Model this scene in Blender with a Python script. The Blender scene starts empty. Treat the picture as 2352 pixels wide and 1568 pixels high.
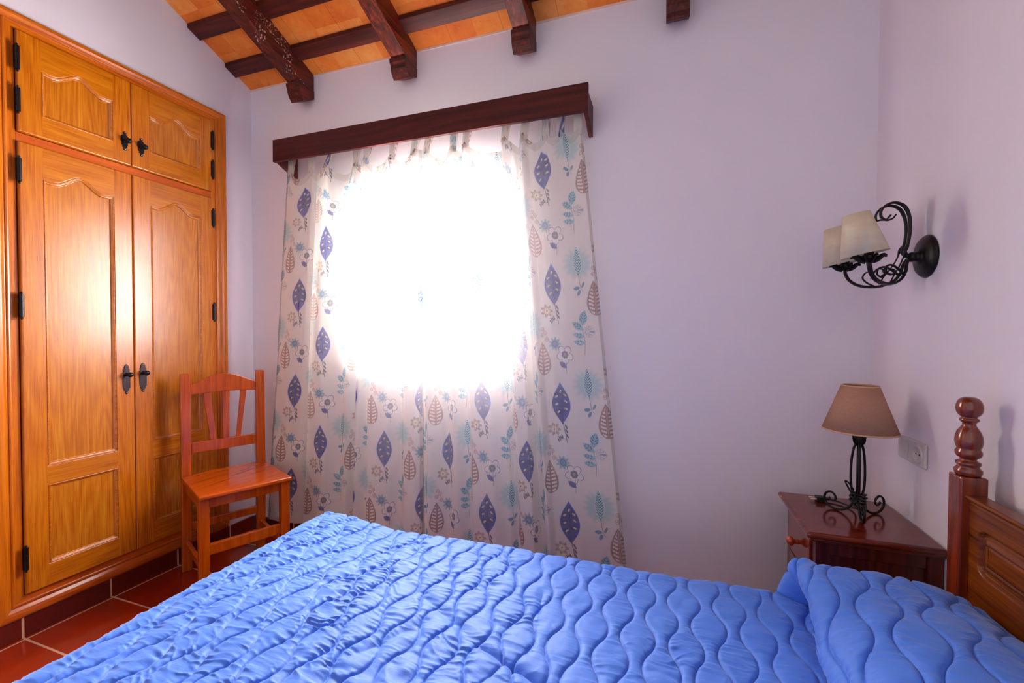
import bpy, bmesh, math, random
import numpy as np
from mathutils import Vector, Matrix
random.seed(3); rng = np.random.default_rng(7)
PI = math.pi
C = bpy.context.scene.collection

# ---------------------------------------------------------------- room dimensions
XL, XR, YW = -2.363, .738, 2.0          # left wall, right wall, window wall
ZE, SL = 2.645, .415                    # ceiling height at the window wall, slope
YB = -1.4                               # how far the room runs back
def zc(y): return ZE + SL*(YW-y)

# ================================================================ materials
def lin(r, g, b):
    f = lambda c: (c/255/12.92) if c/255 <= .04045 else ((c/255+.055)/1.055)**2.4
    return (f(r), f(g), f(b), 1)
class NT:
    def __init__(s, name):
        s.m = bpy.data.materials.new(name); s.m.use_nodes = True
        s.t = s.m.node_tree; s.t.nodes.clear()
        s.out = s.n('ShaderNodeOutputMaterial')
    def n(s, typ, **kw):
        nd = s.t.nodes.new(typ)
        for k, v in kw.items():
            if k.startswith('i_'):
                nd.inputs[k[2:].replace('_', ' ')].default_value = v
            else: setattr(nd, k, v)
        return nd
    def l(s, a, b): s.t.links.new(a, b)
    def math(s, op, a, b=None, clamp=False):
        nd = s.n('ShaderNodeMath', operation=op); nd.use_clamp = clamp
        for i, v in enumerate((a, b)):
            if v is None: continue
            if isinstance(v, (int, float)): nd.inputs[i].default_value = v
            else: s.l(v, nd.inputs[i])
        return nd.outputs[0]
    def mix(s, f, a, b, blend='MIX'):
        nd = s.n('ShaderNodeMix', data_type='RGBA', blend_type=blend)
        for i, v in ((0, f), (6, a), (7, b)):
            if isinstance(v, (int, float, tuple)): nd.inputs[i].default_value = v
            else: s.l(v, nd.inputs[i])
        return nd.outputs[2]
    def ramp(s, fac, stops):
        nd = s.n('ShaderNodeValToRGB'); cr = nd.color_ramp
        while len(cr.elements) < len(stops): cr.elements.new(.5)
        for e, (p, c) in zip(cr.elements, stops): e.position = p; e.color = c if len(c) == 4 else (*c, 1)
        s.l(fac, nd.inputs[0]); return nd.outputs[0]
    def coords(s, scale=(1, 1, 1), rot=(0, 0, 0), src='Object'):
        tc = s.n('ShaderNodeTexCoord'); mp = s.n('ShaderNodeMapping')
        mp.inputs['Scale'].default_value = scale; mp.inputs['Rotation'].default_value = rot
        s.l(tc.outputs[src], mp.inputs[0]); return mp.outputs[0]
    def noise(s, vec, scale, detail=4, rough=.55, dist=0):
        nd = s.n('ShaderNodeTexNoise'); nd.inputs['Scale'].default_value = scale
        nd.inputs['Detail'].default_value = detail; nd.inputs['Roughness'].default_value = rough
        nd.inputs['Distortion'].default_value = dist
        s.l(vec, nd.inputs['Vector']); return nd.outputs[0]
    def principled(s, col, rough=.5, spec=.5, bump=None, bdist=.002, bstr=.5, metal=0, coat=0):
        p = s.n('ShaderNodeBsdfPrincipled')
        if isinstance(col, tuple): p.inputs['Base Color'].default_value = col
        else: s.l(col, p.inputs['Base Color'])
        if isinstance(rough, (int, float)): p.inputs['Roughness'].default_value = rough
        else: s.l(rough, p.inputs['Roughness'])
        p.inputs['Specular IOR Level'].default_value = spec; p.inputs['Metallic'].default_value = metal
        p.inputs['Coat Weight'].default_value = coat; p.inputs['Coat Roughness'].default_value = .15
        if bump is not None:
            b = s.n('ShaderNodeBump'); b.inputs['Distance'].default_value = bdist; b.inputs['Strength'].default_value = bstr
            s.l(bump, b.inputs['Height']); s.l(b.outputs[0], p.inputs['Normal'])
        s.l(p.outputs[0], s.out.inputs[0]); return p

def wood(name, dark, mid, light, axis='Z', rough=.35, spec=.5, grain=70, coat=0, fig=1.0, knots=False, fstr=1.0):
    s = NT(name)
    k = {'X': (.035, 1, 1), 'Y': (1, .035, 1), 'Z': (1, 1, .035)}[axis]
    v = s.coords(scale=k)
    fine = s.noise(v, grain*3.2, 3, .6)
    k2 = {'X': (.12, 1, 1), 'Y': (1, .12, 1), 'Z': (1, 1, .12)}[axis]
    v2 = s.coords(scale=k2)
    warp = s.noise(v2, 5, 2, .5)
    bands = s.math('FRACT', s.math('MULTIPLY', warp, 13.0*fig))
    bands = s.math('ABSOLUTE', s.math('SUBTRACT', bands, .5))
    tone = s.noise(v2, 2.2, 2)
    f = s.math('ADD', s.math('MULTIPLY', fine, .6), s.math('MULTIPLY', bands, .22*fstr))
    f = s.math('ADD', f, s.math('MULTIPLY', tone, .25))
    col = s.ramp(f, [(.30, dark), (.48, mid), (.66, light)])
    if knots:
        kn = s.noise(v2, 3, 1)
        col = s.mix(s.math('GREATER_THAN', kn, .74), col, dark)
    s.principled(col, rough, spec, bump=fine, bdist=.0008, bstr=.25, coat=coat)
    return s.m

WD = (lin(150, 74, 10), lin(196, 108, 16), lin(216, 132, 30))
M = {}
M['wardrobe_stile'] = wood('oak_vertical', lin(154, 72, 3), lin(190, 102, 6), lin(208, 124, 18), 'Z', .25, .8, 60)
M['wardrobe_rail'] = wood('oak_horizontal', lin(156, 76, 3), lin(192, 106, 6), lin(208, 124, 16), 'Y', .25, .8, 60)
M['wardrobe_panel'] = wood('oak_panel', lin(160, 80, 6), lin(188, 106, 14), lin(206, 130, 30), 'Z', .25, .8, 46, fig=1.7)
M['wardrobe_trim'] = wood('oak_trim', lin(156, 74, 8), lin(194, 100, 12), lin(208, 118, 20), 'Z', .26, .5, 40)
M['wardrobe_midrail'] = wood('pine_rail', lin(160, 62, 10), lin(188, 82, 16), lin(206, 100, 26), 'Y', .3, .5, 40)
M['wardrobe_moulding'] = wood('oak_moulding', lin(130, 50, 6), lin(170, 76, 10), lin(194, 98, 18), 'Z', .26, .5, 40)
M['chair_wood'] = wood('chair_wood', lin(146, 52, 2), lin(176, 72, 3), lin(192, 86, 6), 'Z', .22, .5, 30, coat=.3)
M['chair_seat'] = wood('chair_seat_wood', lin(166, 60, 2), lin(188, 76, 3), lin(200, 88, 6), 'Y', .16, .5, 18, coat=.5)
M['beam'] = wood('dark_beam', lin(38, 10, 6), lin(72, 22, 12), lin(116, 42, 22), 'Y', .5, .3, 26)
M['batten'] = wood('dark_batten', lin(44, 13, 8), lin(74, 24, 16), lin(98, 34, 24), 'X', .5, .3, 26)
M['beam_worn'] = wood('worn_beam', lin(38, 10, 6), lin(76, 24, 14), lin(118, 42, 22), 'Y', .45, .35, 26)
_m = M['beam_worn'].node_tree; _p = [n for n in _m.nodes if n.type == 'BSDF_PRINCIPLED'][0]
_src = _p.inputs['Base Color'].links[0].from_socket
_tc = _m.nodes.new('ShaderNodeTexCoord')
def _nz(sc, det):
    n = _m.nodes.new('ShaderNodeTexNoise'); n.inputs['Scale'].default_value = sc; n.inputs['Detail'].default_value = det; _m.links.new(_tc.outputs['Object'], n.inputs['Vector']); return n.outputs[0]
def _gt(a, v):
    n = _m.nodes.new('ShaderNodeMath'); n.operation = 'GREATER_THAN'; n.inputs[1].default_value = v; _m.links.new(a, n.inputs[0]); return n.outputs[0]
_mu = _m.nodes.new('ShaderNodeMath'); _mu.operation = 'MULTIPLY'; _m.links.new(_gt(_nz(110, 3), .60), _mu.inputs[0]); _m.links.new(_gt(_nz(7, 1), .60), _mu.inputs[1])
_mx = _m.nodes.new('ShaderNodeMix'); _mx.data_type = 'RGBA'; _m.links.new(_mu.outputs[0], _mx.inputs[0]); _m.links.new(_src, _mx.inputs[6]); _mx.inputs[7].default_value = lin(196, 160, 150)
_m.links.new(_mx.outputs[2], _p.inputs['Base Color'])
M['beam_red'] = wood('red_beam', lin(46, 12, 6), lin(104, 34, 16), lin(160, 60, 30), 'Y', .45, .35, 26)
M['pelmet'] = wood('pelmet_wood', lin(46, 8, 8), lin(74, 16, 15), lin(92, 26, 22), 'X', .5, .3, 14)
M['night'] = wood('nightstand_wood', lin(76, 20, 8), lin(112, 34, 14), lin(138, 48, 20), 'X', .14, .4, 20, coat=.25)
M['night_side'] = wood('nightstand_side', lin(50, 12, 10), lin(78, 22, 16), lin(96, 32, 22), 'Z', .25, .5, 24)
M['head'] = wood('headboard_wood', lin(80, 32, 6), lin(116, 54, 10), lin(140, 70, 16), 'Y', .26, .4, 30)
M['post'] = wood('post_wood', lin(76, 22, 8), lin(118, 40, 14), lin(142, 52, 20), 'Z', .16, .5, 24, coat=.5)
M['knob'] = wood('knob_wood', lin(140, 40, 14), lin(176, 62, 20), lin(196, 76, 30), 'X', .14, .5, 24, coat=.5)

def plain(name, col, rough=.5, spec=.5, metal=0, bump=0, bs=200):
    s = NT(name)
    if bump:
        n = s.noise(s.coords(), bs, 3)
        s.principled(col, rough, spec, bump=n, bdist=bump, metal=metal)
    else: s.principled(col, rough, spec, metal=metal)
    return s.m
M['iron'] = plain('wrought_iron', lin(26, 18, 20), .42, .5, .5, .0006, 250)
M['iron_plate'] = plain('iron_plate', lin(46, 30, 38), .4, .5, .5, .0004, 120)
M['black'] = plain('black_plastic', lin(14, 14, 14), .4)
M['steel'] = plain('pin_steel', lin(210, 205, 195), .25, .5, 1)
M['pin'] = plain('plug_pin_metal', lin(236, 226, 214), .35, .8)
M['socket'] = plain('socket_plastic', lin(214, 206, 200), .35)
M['dark_wood_in'] = plain('carcass_board', lin(120, 70, 30), .6)
M['win_frame'] = plain('window_paint', lin(225, 225, 222), .4)
M['rod'] = plain('rod_wood', lin(70, 24, 18), .4)

# plaster
def plaster(name, col):
    s = NT(name); v = s.coords()
    big = s.noise(v, 3.5, 4, .6); fine = s.noise(v, 60, 4, .6)
    c2 = tuple(min(1, c*.955) for c in col[:3])+(1,)
    c = s.mix(s.math('MULTIPLY', s.noise(v, 1.6, 3), .8, True), col, c2)
    h = s.math('ADD', s.math('MULTIPLY', big, 3.0), s.math('MULTIPLY', fine, .35))
    s.principled(c, .75, .3, bump=h, bdist=.0035, bstr=.35)
    return s.m
M['wall'] = plaster('wall_plaster', lin(236, 228, 235))
# terracotta ceiling boards
s = NT('ceiling_board'); v = s.coords()
sep = s.n('ShaderNodeSeparateXYZ'); s.l(v, sep.inputs[0])
cellx = s.math('FLOOR', s.math('DIVIDE', s.math('ADD', sep.outputs[0], 5.2), .27))
celly = s.math('FLOOR', s.math('DIVIDE', s.math('ADD', sep.outputs[1], 4.967), .205))
cmb = s.n('ShaderNodeCombineXYZ'); s.l(cellx, cmb.inputs[0]); s.l(celly, cmb.inputs[1])
wn = s.n('ShaderNodeTexWhiteNoise'); s.l(cmb.outputs[0], wn.inputs['Vector'])
mot = s.noise(v, 9, 5, .65, .4)
f = s.math('ADD', s.math('MULTIPLY', wn.outputs[0], .28), s.math('MULTIPLY', mot, .85))
col = s.ramp(f, [(.25, lin(208, 96, 28)), (.55, lin(228, 128, 48)), (.85, lin(242, 164, 84))])
fx = s.math('FRACT', s.math('DIVIDE', s.math('ADD', sep.outputs[0], 5.2), .27))
seam = s.math('LESS_THAN', s.math('ABSOLUTE', s.math('SUBTRACT', fx, .5)), .008)
spk = s.math('GREATER_THAN', s.noise(v, 120, 2), .70)
col = s.mix(s.math('MULTIPLY', seam, .35), col, lin(140, 60, 24))
col = s.mix(s.math('MULTIPLY', spk, .3), col, lin(120, 60, 30))
s.principled(col, .7, .3, bump=mot, bdist=.002, bstr=.3); M['ceiling'] = s.m

# floor tiles + skirting tiles (joints measured along y from .969 every .288; x from -2.335)
def tiles(name, axes, P, o1, o2, c1, c2, grout, gw=.0038, rough=.14):
    s = NT(name); v = s.coords()
    sep = s.n('ShaderNodeSeparateXYZ'); s.l(v, sep.inputs[0])
    ds, cells = [], []
    for ax, o in zip(axes, (o1, o2)):
        if ax is None: continue
        u = s.math('DIVIDE', s.math('ADD', sep.outputs[ax], 10*P-o), P)
        fr = s.math('FRACT', u); cells.append(s.math('FLOOR', u))
        ds.append(s.math('MULTIPLY', s.math('MINIMUM', fr, s.math('SUBTRACT', 1, fr)), P))
    d = ds[0] if len(ds) == 1 else s.math('MINIMUM', ds[0], ds[1])
    cmb = s.n('ShaderNodeCombineXYZ')
    for i, c in enumerate(cells): s.l(c, cmb.inputs[i])
    wn = s.n('ShaderNodeTexWhiteNoise'); s.l(cmb.outputs[0], wn.inputs['Vector'])
    mot = s.noise(v, 14, 4, .6)
    col = s.mix(s.math('MULTIPLY', s.math('ADD', wn.outputs[0], mot), .5), c1, c2)
    g = s.math('LESS_THAN', d, gw)
    col = s.mix(g, col, grout)
    rr = s.math('ADD', s.math('MULTIPLY', g, .6), rough)
    h = s.math('MINIMUM', s.math('DIVIDE', d, gw*1.6), 1.0)
    s.principled(col, rr, .5, bump=h, bdist=.0015, bstr=.6)
    return s.m
M['floor'] = tiles('terracotta_tiles', (0, 1), .288, -2.335, .969, lin(120, 26, 8), lin(158, 44, 14), lin(206, 160, 128))
M['skirt_l'] = tiles('skirting_tiles', (1, None), .288, .969, 0, lin(86, 20, 14), lin(104, 28, 18), lin(206, 160, 130), rough=.2)
M['skirt_w'] = tiles('skirting_tiles_window', (0, None), .288, -2.335, 0, lin(86, 20, 14), lin(104, 28, 18), lin(206, 160, 130), rough=.2)
M['grout'] = plain('grout', lin(200, 165, 140), .8)

# quilt cotton
s = NT('blue_quilt'); v = s.coords()
weave = s.noise(v, 900, 2, .5); cr = s.noise(s.coords(scale=(.35, 1.6, 1)), 26, 4, .6, .6)
h = s.math('ADD', s.math('MULTIPLY', cr, 1.0), s.math('MULTIPLY', weave, .10))
col = s.mix(s.noise(v, 5, 2), lin(58, 112, 214), lin(70, 120, 220))
p = s.principled(col, .6, .35, bump=h, bdist=.004, bstr=.4)
p.inputs['Sheen Weight'].default_value = .4; p.inputs['Sheen Roughness'].default_value = .4
p.inputs['Sheen Tint'].default_value = (.8, .86, 1, 1); M['quilt'] = s.m

# curtain cotton: the print is in the colour attribute, the cloth lets daylight through
s = NT('printed_curtain'); at = s.n('ShaderNodeAttribute', attribute_name='print')
wv = s.noise(s.coords(), 700, 2)
b = s.n('ShaderNodeBump'); b.inputs['Distance'].default_value = .0005; s.l(wv, b.inputs['Height'])
d = s.n('ShaderNodeBsdfDiffuse'); t = s.n('ShaderNodeBsdfTranslucent'); mx = s.n('ShaderNodeMixShader')
s.l(at.outputs['Color'], d.inputs[0]); s.l(at.outputs['Color'], t.inputs[0]); s.l(b.outputs[0], d.inputs['Normal'])
mx.inputs[0].default_value = .20; s.l(d.outputs[0], mx.inputs[1]); s.l(t.outputs[0], mx.inputs[2])
tr = s.n('ShaderNodeBsdfTransparent'); mx2 = s.n('ShaderNodeMixShader'); mx2.inputs[0].default_value = .27
s.l(mx.outputs[0], mx2.inputs[1]); s.l(tr.outputs[0], mx2.inputs[2]); s.l(mx2.outputs[0], s.out.inputs[0])
M['curtain'] = s.m
# lamp shades
def shade_mat(name, c, weave, tl):
    s = NT(name); v = s.coords()
    w = s.noise(s.coords(scale=(1, 1, .15)), weave, 2); w2 = s.noise(s.coords(scale=(.2, .2, 1)), weave, 2)
    f = s.math('MULTIPLY', s.math('ADD', w, w2), .5)
    col = s.mix(f, tuple(x*.72 for x in c[:3])+(1,), tuple(min(1, x*1.2) for x in c[:3])+(1,))
    d = s.n('ShaderNodeBsdfDiffuse'); t = s.n('ShaderNodeBsdfTranslucent'); mx = s.n('ShaderNodeMixShader')
    s.l(col, d.inputs[0]); s.l(col, t.inputs[0]); mx.inputs[0].default_value = tl
    s.l(d.outputs[0], mx.inputs[1]); s.l(t.outputs[0], mx.inputs[2]); s.l(mx.outputs[0], s.out.inputs[0])
    return s.m
M['shade_linen'] = shade_mat('linen_shade', lin(196, 150, 126), 420, .25)
M['shade_cream'] = shade_mat('cream_shade', lin(250, 230, 206), 60, .35)
M['shade_rim'] = plain('shade_rim', lin(205, 160, 130), .6)
s = NT('window_pane'); g = s.n('ShaderNodeBsdfGlossy'); g.inputs['Roughness'].default_value = .02
tr = s.n('ShaderNodeBsdfTransparent'); mx = s.n('ShaderNodeMixShader'); mx.inputs[0].default_value = .06
s.l(tr.outputs[0], mx.inputs[1]); s.l(g.outputs[0], mx.inputs[2]); s.l(mx.outputs[0], s.out.inputs[0]); M['pane'] = s.m

# ================================================================ mesh helpers
def empty(name, loc, label, cat, group=None):
    o = bpy.data.objects.new(name, None); C.objects.link(o); o.location = loc
    o.empty_display_size = .05; o['label'] = label; o['category'] = cat
    if group: o['group'] = group
    return o
def link(name, me, mats, parent=None, smooth=False, bevel=0, seg=2):
    o = bpy.data.objects.new(name, me); C.objects.link(o)
    for m in (mats if isinstance(mats, (list, tuple)) else [mats]): me.materials.append(M[m] if isinstance(m, str) else m)
    if smooth: me.polygons.foreach_set('use_smooth', [True]*len(me.polygons))
    if parent:
        o.parent = parent; p = parent; off = Vector()
        while p: off += p.location; p = p.parent
        me.transform(Matrix.Translation(-off))      # meshes are written in room coordinates
    if bevel:
        b = o.modifiers.new('bevel', 'BEVEL'); b.width = bevel; b.segments = seg; b.limit_method = 'ANGLE'; b.angle_limit = .6
    return o
def struct(o): o['kind'] = 'structure'; return o
def bm_new(): return bmesh.new()
def fin(bm, name, mats, parent=None, **kw):
    bmesh.ops.recalc_face_normals(bm, faces=bm.faces)
    me = bpy.data.meshes.new(name); bm.to_mesh(me); bm.free()
    return link(name, me, mats, parent, **kw)
def box(bm, lo, hi, mat=None):
    """axis aligned box, or oriented when mat (4x4) is given"""
    vs = [Vector((x, y, z)) for x in (lo[0], hi[0]) for y in (lo[1], hi[1]) for z in (lo[2], hi[2])]
    if mat is not None: vs = [mat @ v for v in vs]
    v = [bm.verts.new(p) for p in vs]
    for q in ((0, 1, 3, 2), (4, 6, 7, 5), (0, 4, 5, 1), (2, 3, 7, 6), (0, 2, 6, 4), (1, 5, 7, 3)): bm.faces.new([v[i] for i in q])
def prism(bm, poly, fn, a, b):
    """extrude a 2D polygon from a to b; fn(u, v, w) -> point"""
    A = [bm.verts.new(fn(u, v, a)) for u, v in poly]; B = [bm.verts.new(fn(u, v, b)) for u, v in poly]
    n = len(poly)
    bm.faces.new(A); bm.faces.new(B[::-1])
    for i in range(n): bm.faces.new([A[i], B[i], B[(i+1) % n], A[(i+1) % n]])
def lathe(bm, prof, c, seg=28, axis=Vector((0, 0, 1)), cap=True):
    """profile [(r, h)...] turned about axis through c"""
    q = Vector((0, 0, 1)).rotation_difference(axis.normalized())
    rings = []
    for r, h in prof:
        rings.append([bm.verts.new(Vector(c) + q @ Vector((r*math.cos(2*PI*i/seg), r*math.sin(2*PI*i/seg), h))) for i in range(seg)])
    for a, b in zip(rings, rings[1:]):
        for i in range(seg): bm.faces.new([a[i], a[(i+1) % seg], b[(i+1) % seg], b[i]])
    if cap: bm.faces.new(rings[0][::-1]); bm.faces.new(rings[-1])
def smooth_path(pts, n=8):
    P = [Vector(p) for p in pts]; P = [P[0]*2-P[1]]+P+[P[-1]*2-P[-2]]; out = []
    for i in range(1, len(P)-2):
        for k in range(n):
            t = k/n; a, b, c, d = P[i-1:i+3]
            out.append(.5*((2*b)+(-a+c)*t+(2*a-5*b+4*c-d)*t*t+(-a+3*b-3*c+d)*t**3))
    out.append(P[-2]); return out
def tube(bm, pts, r, seg=8, n=8, flat=1.0, up=None, taper=None):
    path = smooth_path(pts, n) if n > 1 else [Vector(p) for p in pts]
    T = [(path[min(i+1, len(path)-1)]-path[max(i-1, 0)]).normalized() for i in range(len(path))]
    u = Vector(up) if up else (Vector((0, 0, 1)) if abs(T[0].z) < .9 else Vector((1, 0, 0)))
    u = (u-T[0]*u.dot(T[0])).normalized(); rings = []
    for i, p in enumerate(path):
        if i: u = (u-T[i]*u.dot(T[i])).normalized()
        w = T[i].cross(u); t = i/(len(path)-1)
        rr = r(t) if callable(r) else r
        rings.append([bm.verts.new(p+u*(rr*math.cos(2*PI*k/seg))+w*(rr*flat*math.sin(2*PI*k/seg))) for k in range(seg)])
    for a, b in zip(rings, rings[1:]):
        for k in range(seg): bm.faces.new([a[k], a[(k+1) % seg], b[(k+1) % seg], b[k]])
    bm.faces.new(rings[0][::-1]); bm.faces.new(rings[-1])
def ball(bm, c, r, sx=1, sy=1, sz=1, seg=14):
    m = Matrix.Translation(c) @ Matrix.Diagonal((r*sx, r*sy, r*sz, 1))
    bmesh.ops.create_uvsphere(bm, u_segments=seg, v_segments=seg//2+2, radius=1, matrix=m)
def grid(name, P, mats, parent=None, cols=None, mi=None, smooth=True):
    ny, nx = P.shape[:2]; me = bpy.data.meshes.new(name)
    me.vertices.add(nx*ny); me.vertices.foreach_set('co', P.reshape(-1).astype(np.float32))
    i = np.arange((ny-1)*(nx-1)); r, c = i//(nx-1), i % (nx-1); a = r*nx+c
    q = np.stack([a, a+1, a+1+nx, a+nx], 1).astype(np.int32)
    nf = len(q); me.loops.add(nf*4); me.loops.foreach_set('vertex_index', q.reshape(-1))
    me.polygons.add(nf); me.polygons.foreach_set('loop_start', np.arange(nf, dtype=np.int32)*4)
    me.polygons.foreach_set('loop_total', np.full(nf, 4, np.int32))
    if mi is not None: me.polygons.foreach_set('material_index', mi.reshape(-1).astype(np.int32))
    me.update(calc_edges=True)
    if cols is not None:
        ca = me.color_attributes.new('print', 'FLOAT_COLOR', 'POINT')
        ca.data.foreach_set('color', np.concatenate([cols.reshape(-1, 3), np.ones((nx*ny, 1))], 1).astype(np.float32).reshape(-1))
    return link(name, me, mats, parent, smooth=smooth)
def sstep(a, b, x):
    t = np.clip((x-a)/(b-a), 0, 1); return t*t*(3-2*t)
def vnoise(x, y, seed=0):
    """smooth value noise, unit cell"""
    xi, yi = np.floor(x).astype(int), np.floor(y).astype(int); fx, fy = x-xi, y-yi
    fx, fy = fx*fx*fx*(fx*(fx*6-15)+10), fy*fy*fy*(fy*(fy*6-15)+10)
    def h(i, j):
        n = (i*374761393+j*668265263+seed*1442695041) & 0xffffffff
        n = ((n ^ (n >> 13))*1274126177) & 0xffffffff; n = n ^ (n >> 16)
        return (n & 0xffff)/65535.0*2-1
    return (h(xi, yi)*(1-fx)+h(xi+1, yi)*fx)*(1-fy)+(h(xi, yi+1)*(1-fx)+h(xi+1, yi+1)*fx)*fy

# ================================================================ camera
f_, yaw, pitch, roll = 1008.45, math.radians(19.225), math.radians(-1.106), math.radians(.184)
fw = Vector((-math.sin(yaw)*math.cos(pitch), math.cos(yaw)*math.cos(pitch), math.sin(pitch)))
rt = Vector((math.cos(yaw), math.sin(yaw), 0)); up = rt.cross(fw)
r2 = math.cos(roll)*rt+math.sin(roll)*up; u2 = -math.sin(roll)*rt+math.cos(roll)*up
cam = bpy.data.objects.new('camera', bpy.data.cameras.new('camera')); C.objects.link(cam)
cam.matrix_world = Matrix(((r2.x, u2.x, -fw.x, 0), (r2.y, u2.y, -fw.y, 0), (r2.z, u2.z, -fw.z, 1.195), (0, 0, 0, 1)))
cam.data.sensor_width = 36; cam.data.lens = f_/2352*36; cam.data.clip_start = .02
bpy.context.scene.camera = cam

# ================================================================ the setting
WX0, WX1, WZ0, WZ1 = -1.53, -.775, 1.13, 1.86      # window opening
bm = bm_new(); T = .28
for lo, hi in (((XL-.3, YW, 0), (WX0, YW+T, ZE)), ((WX1, YW, 0), (XR+.3, YW+T, ZE)),
               ((WX0, YW, 0), (WX1, YW+T, WZ0)), ((WX0, YW, WZ1), (WX1, YW+T, ZE))): box(bm, lo, hi)
struct(fin(bm, 'wall_window', 'wall'))
OY0, OY1, OZ0, OZ1 = .915, 1.80, .10, 2.39           # wardrobe recess
def side_poly(y0, y1, z0=0, z1=None):
    return [(y0, z0), (y1, z0), (y1, z1 if z1 else zc(y1)), (y0, z1 if z1 else zc(y0))]
bm = bm_new()
fx = lambda u, v, w: Vector((w, u, v))
for pl in (side_poly(YB, OY0), side_poly(OY1, YW), side_poly(OY0, OY1, 0, OZ0), [(OY0, OZ1), (OY1, OZ1), (OY1, zc(OY1)), (OY0, zc(OY0))]):
    prism(bm, pl, fx, XL-.12, XL)
struct(fin(bm, 'wall_left', 'wall'))
bm = bm_new(); prism(bm, side_poly(YB, YW), fx, XR, XR+.15); struct(fin(bm, 'wall_right', 'wall'))
bm = bm_new(); box(bm, (XL-.15, YB, -.06), (XR+.15, YW, 0)); struct(fin(bm, 'floor', 'floor'))
bm = bm_new(); prism(bm, [(YB, zc(YB)), (YW, ZE), (YW, ZE+.05), (YB, zc(YB)+.05)], fx, XL-.12, XR+.15)
struct(fin(bm, 'ceiling', 'ceiling'))
# white mortar line where the boards meet the walls
bm = bm_new(); box(bm, (XL+.004, YW-.004, ZE-.008), (XR, YW, ZE+.001)); struct(fin(bm, 'trim_1', plaster('mortar', lin(236, 206, 190))))
bm = bm_new(); box(bm, (XL, YB, 0), (XL+.010, YW-.010, .080)); struct(fin(bm, 'baseboard_left', 'skirt_l', bevel=.002))
bm = bm_new(); box(bm, (XL+.010, YW-.010, 0), (XR, YW, .080)); struct(fin(bm, 'baseboard_window', 'skirt_w', bevel=.002))
# window: frame, two sashes, panes, sill
win = bpy.data.objects.new('window_1', None); C.objects.link(win); win.location = (0, YW+.2, WZ0); win['kind'] = 'structure'
yf = YW+.19
def frame_box(bm, x0, x1, z0, z1, w, y0, y1):
    box(bm, (x0, y0, z0), (x0+w, y1, z1)); box(bm, (x1-w, y0, z0), (x1, y1, z1))
    box(bm, (x0+w, y0, z0), (x1-w, y1, z0+w)); box(bm, (x0+w, y0, z1-w), (x1-w, y1, z1))
bm = bm_new(); frame_box(bm, WX0, WX1, WZ0, WZ1, .035, yf, yf+.06); fin(bm, 'window_frame', 'win_frame', win, bevel=.003)
xm = (WX0+WX1)/2
for a, b in ((WX0+.035, xm), (xm, WX1-.035)):
    bm = bm_new(); frame_box(bm, a, b, WZ0+.035, WZ1-.035, .040, yf-.01, yf+.035)
    box(bm, (a+.045, yf, 1.55), (b-.045, yf+.03, 1.575)); sash = fin(bm, 'sash', 'win_frame', win, bevel=.003)
    bm = bm_new(); box(bm, (a+.045, yf+.012, WZ0+.08), (b-.045, yf+.016, WZ1-.08)); o = fin(bm, 'pane', 'pane', win)
    o.parent = sash; o.location = (0, 0, 0); o.data.transform(Matrix.Translation(-Vector((0, 0, 0))))

# ---------------------------------------------------------------- ceiling battens and rafters
for i in range(9):
    y0 = 1.833-.205*i; y1 = y0+.066
    bm = bm_new()
    prism(bm, [(y0, zc(y0)), (y1, zc(y1)), (y1, zc(y1)-.022), (y0, zc(y0)-.022)], fx, XL, XR)
    o = fin(bm, 'ceiling_batten', 'batten', bevel=.002)
    o['label'] = ['dark batten across the tiled ceiling, the one nearest the window wall', 'dark ceiling batten, second up the slope from the window wall',
                  'dark ceiling batten, third up the slope from the window wall'][i] if i < 3 else 'dark ceiling batten high up the slope, beyond the top of the view'
    o['category'] = 'batten'; o['group'] = 'battens across the ceiling'
rl = ['dark rafter nearest the wardrobe, worn whitish marks along its edge', 'reddish rafter above the left half of the curtains',
      'dark rafter above the right end of the wooden pelmet', 'rafter right of the window, only its dark carved end in view']
for i, (x0, x1) in enumerate(((-1.966, -1.887), (-1.302, -1.221), (-.662, -.582), (-.001, .080))):
    e = empty('roof_rafter', ((x0+x1)/2, YW, ZE-.15), rl[i], 'beam', 'rafters carrying the ceiling')
    bm = bm_new(); D = .13; ye = 1.893
    prism(bm, [(YB, zc(YB)), (YW, ZE), (YW, ZE-.10), (1.92, zc(1.92)-D+.008), (ye, zc(ye)-D), (YB, zc(YB)-D)], fx, x0, x1)
    fin(bm, 'rafter_shaft', ('beam_worn', 'beam_red', 'beam_red', 'beam')[i], e, bevel=.003)
    bm = bm_new(); o_ = .008
    zt = zc(ye)-D
    pr = [(YW, ZE-.09), (1.93, zc(1.93)-D+.012), (1.902, zt+.004), (1.884, zt-.003), (1.886, zt-.022), (1.893, zt-.030), (1.895, zt-.050), (1.905, zt-.072),
          (1.917, zt-.083), (1.922, zt-.092), (YW, ZE-.135)]
    prism(bm, pr, fx, x0-.007, x1+.0015)
    fin(bm, 'carved_end', 'beam', e, bevel=.0015)

# ================================================================ wardrobe
Wd = empty('wardrobe', (XL, 1.357, .08), 'built-in honey oak wardrobe with two tall and two short arched-panel doors', 'wardrobe')
XD = XL+.006       # closed face of the doors
bm = bm_new()
a0, a1, b0, b1 = .94, 1.79, .12, 2.375
box(bm, (XL-.55, a0, b0), (XL-.012, a0+.018, b1)); box(bm, (XL-.55, a1-.018, b0), (XL-.012, a1, b1))
box(bm, (XL-.55, a0, b0), (XL-.535, a1, b1)); box(bm, (XL-.535, a0+.018, b0), (XL-.012, a1-.018, b0+.018)); box(bm, (XL-.535, a0+.018, b1-.018), (XL-.012, a1-.018, b1))
fin(bm, 'carcass', 'dark_wood_in', Wd)
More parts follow.
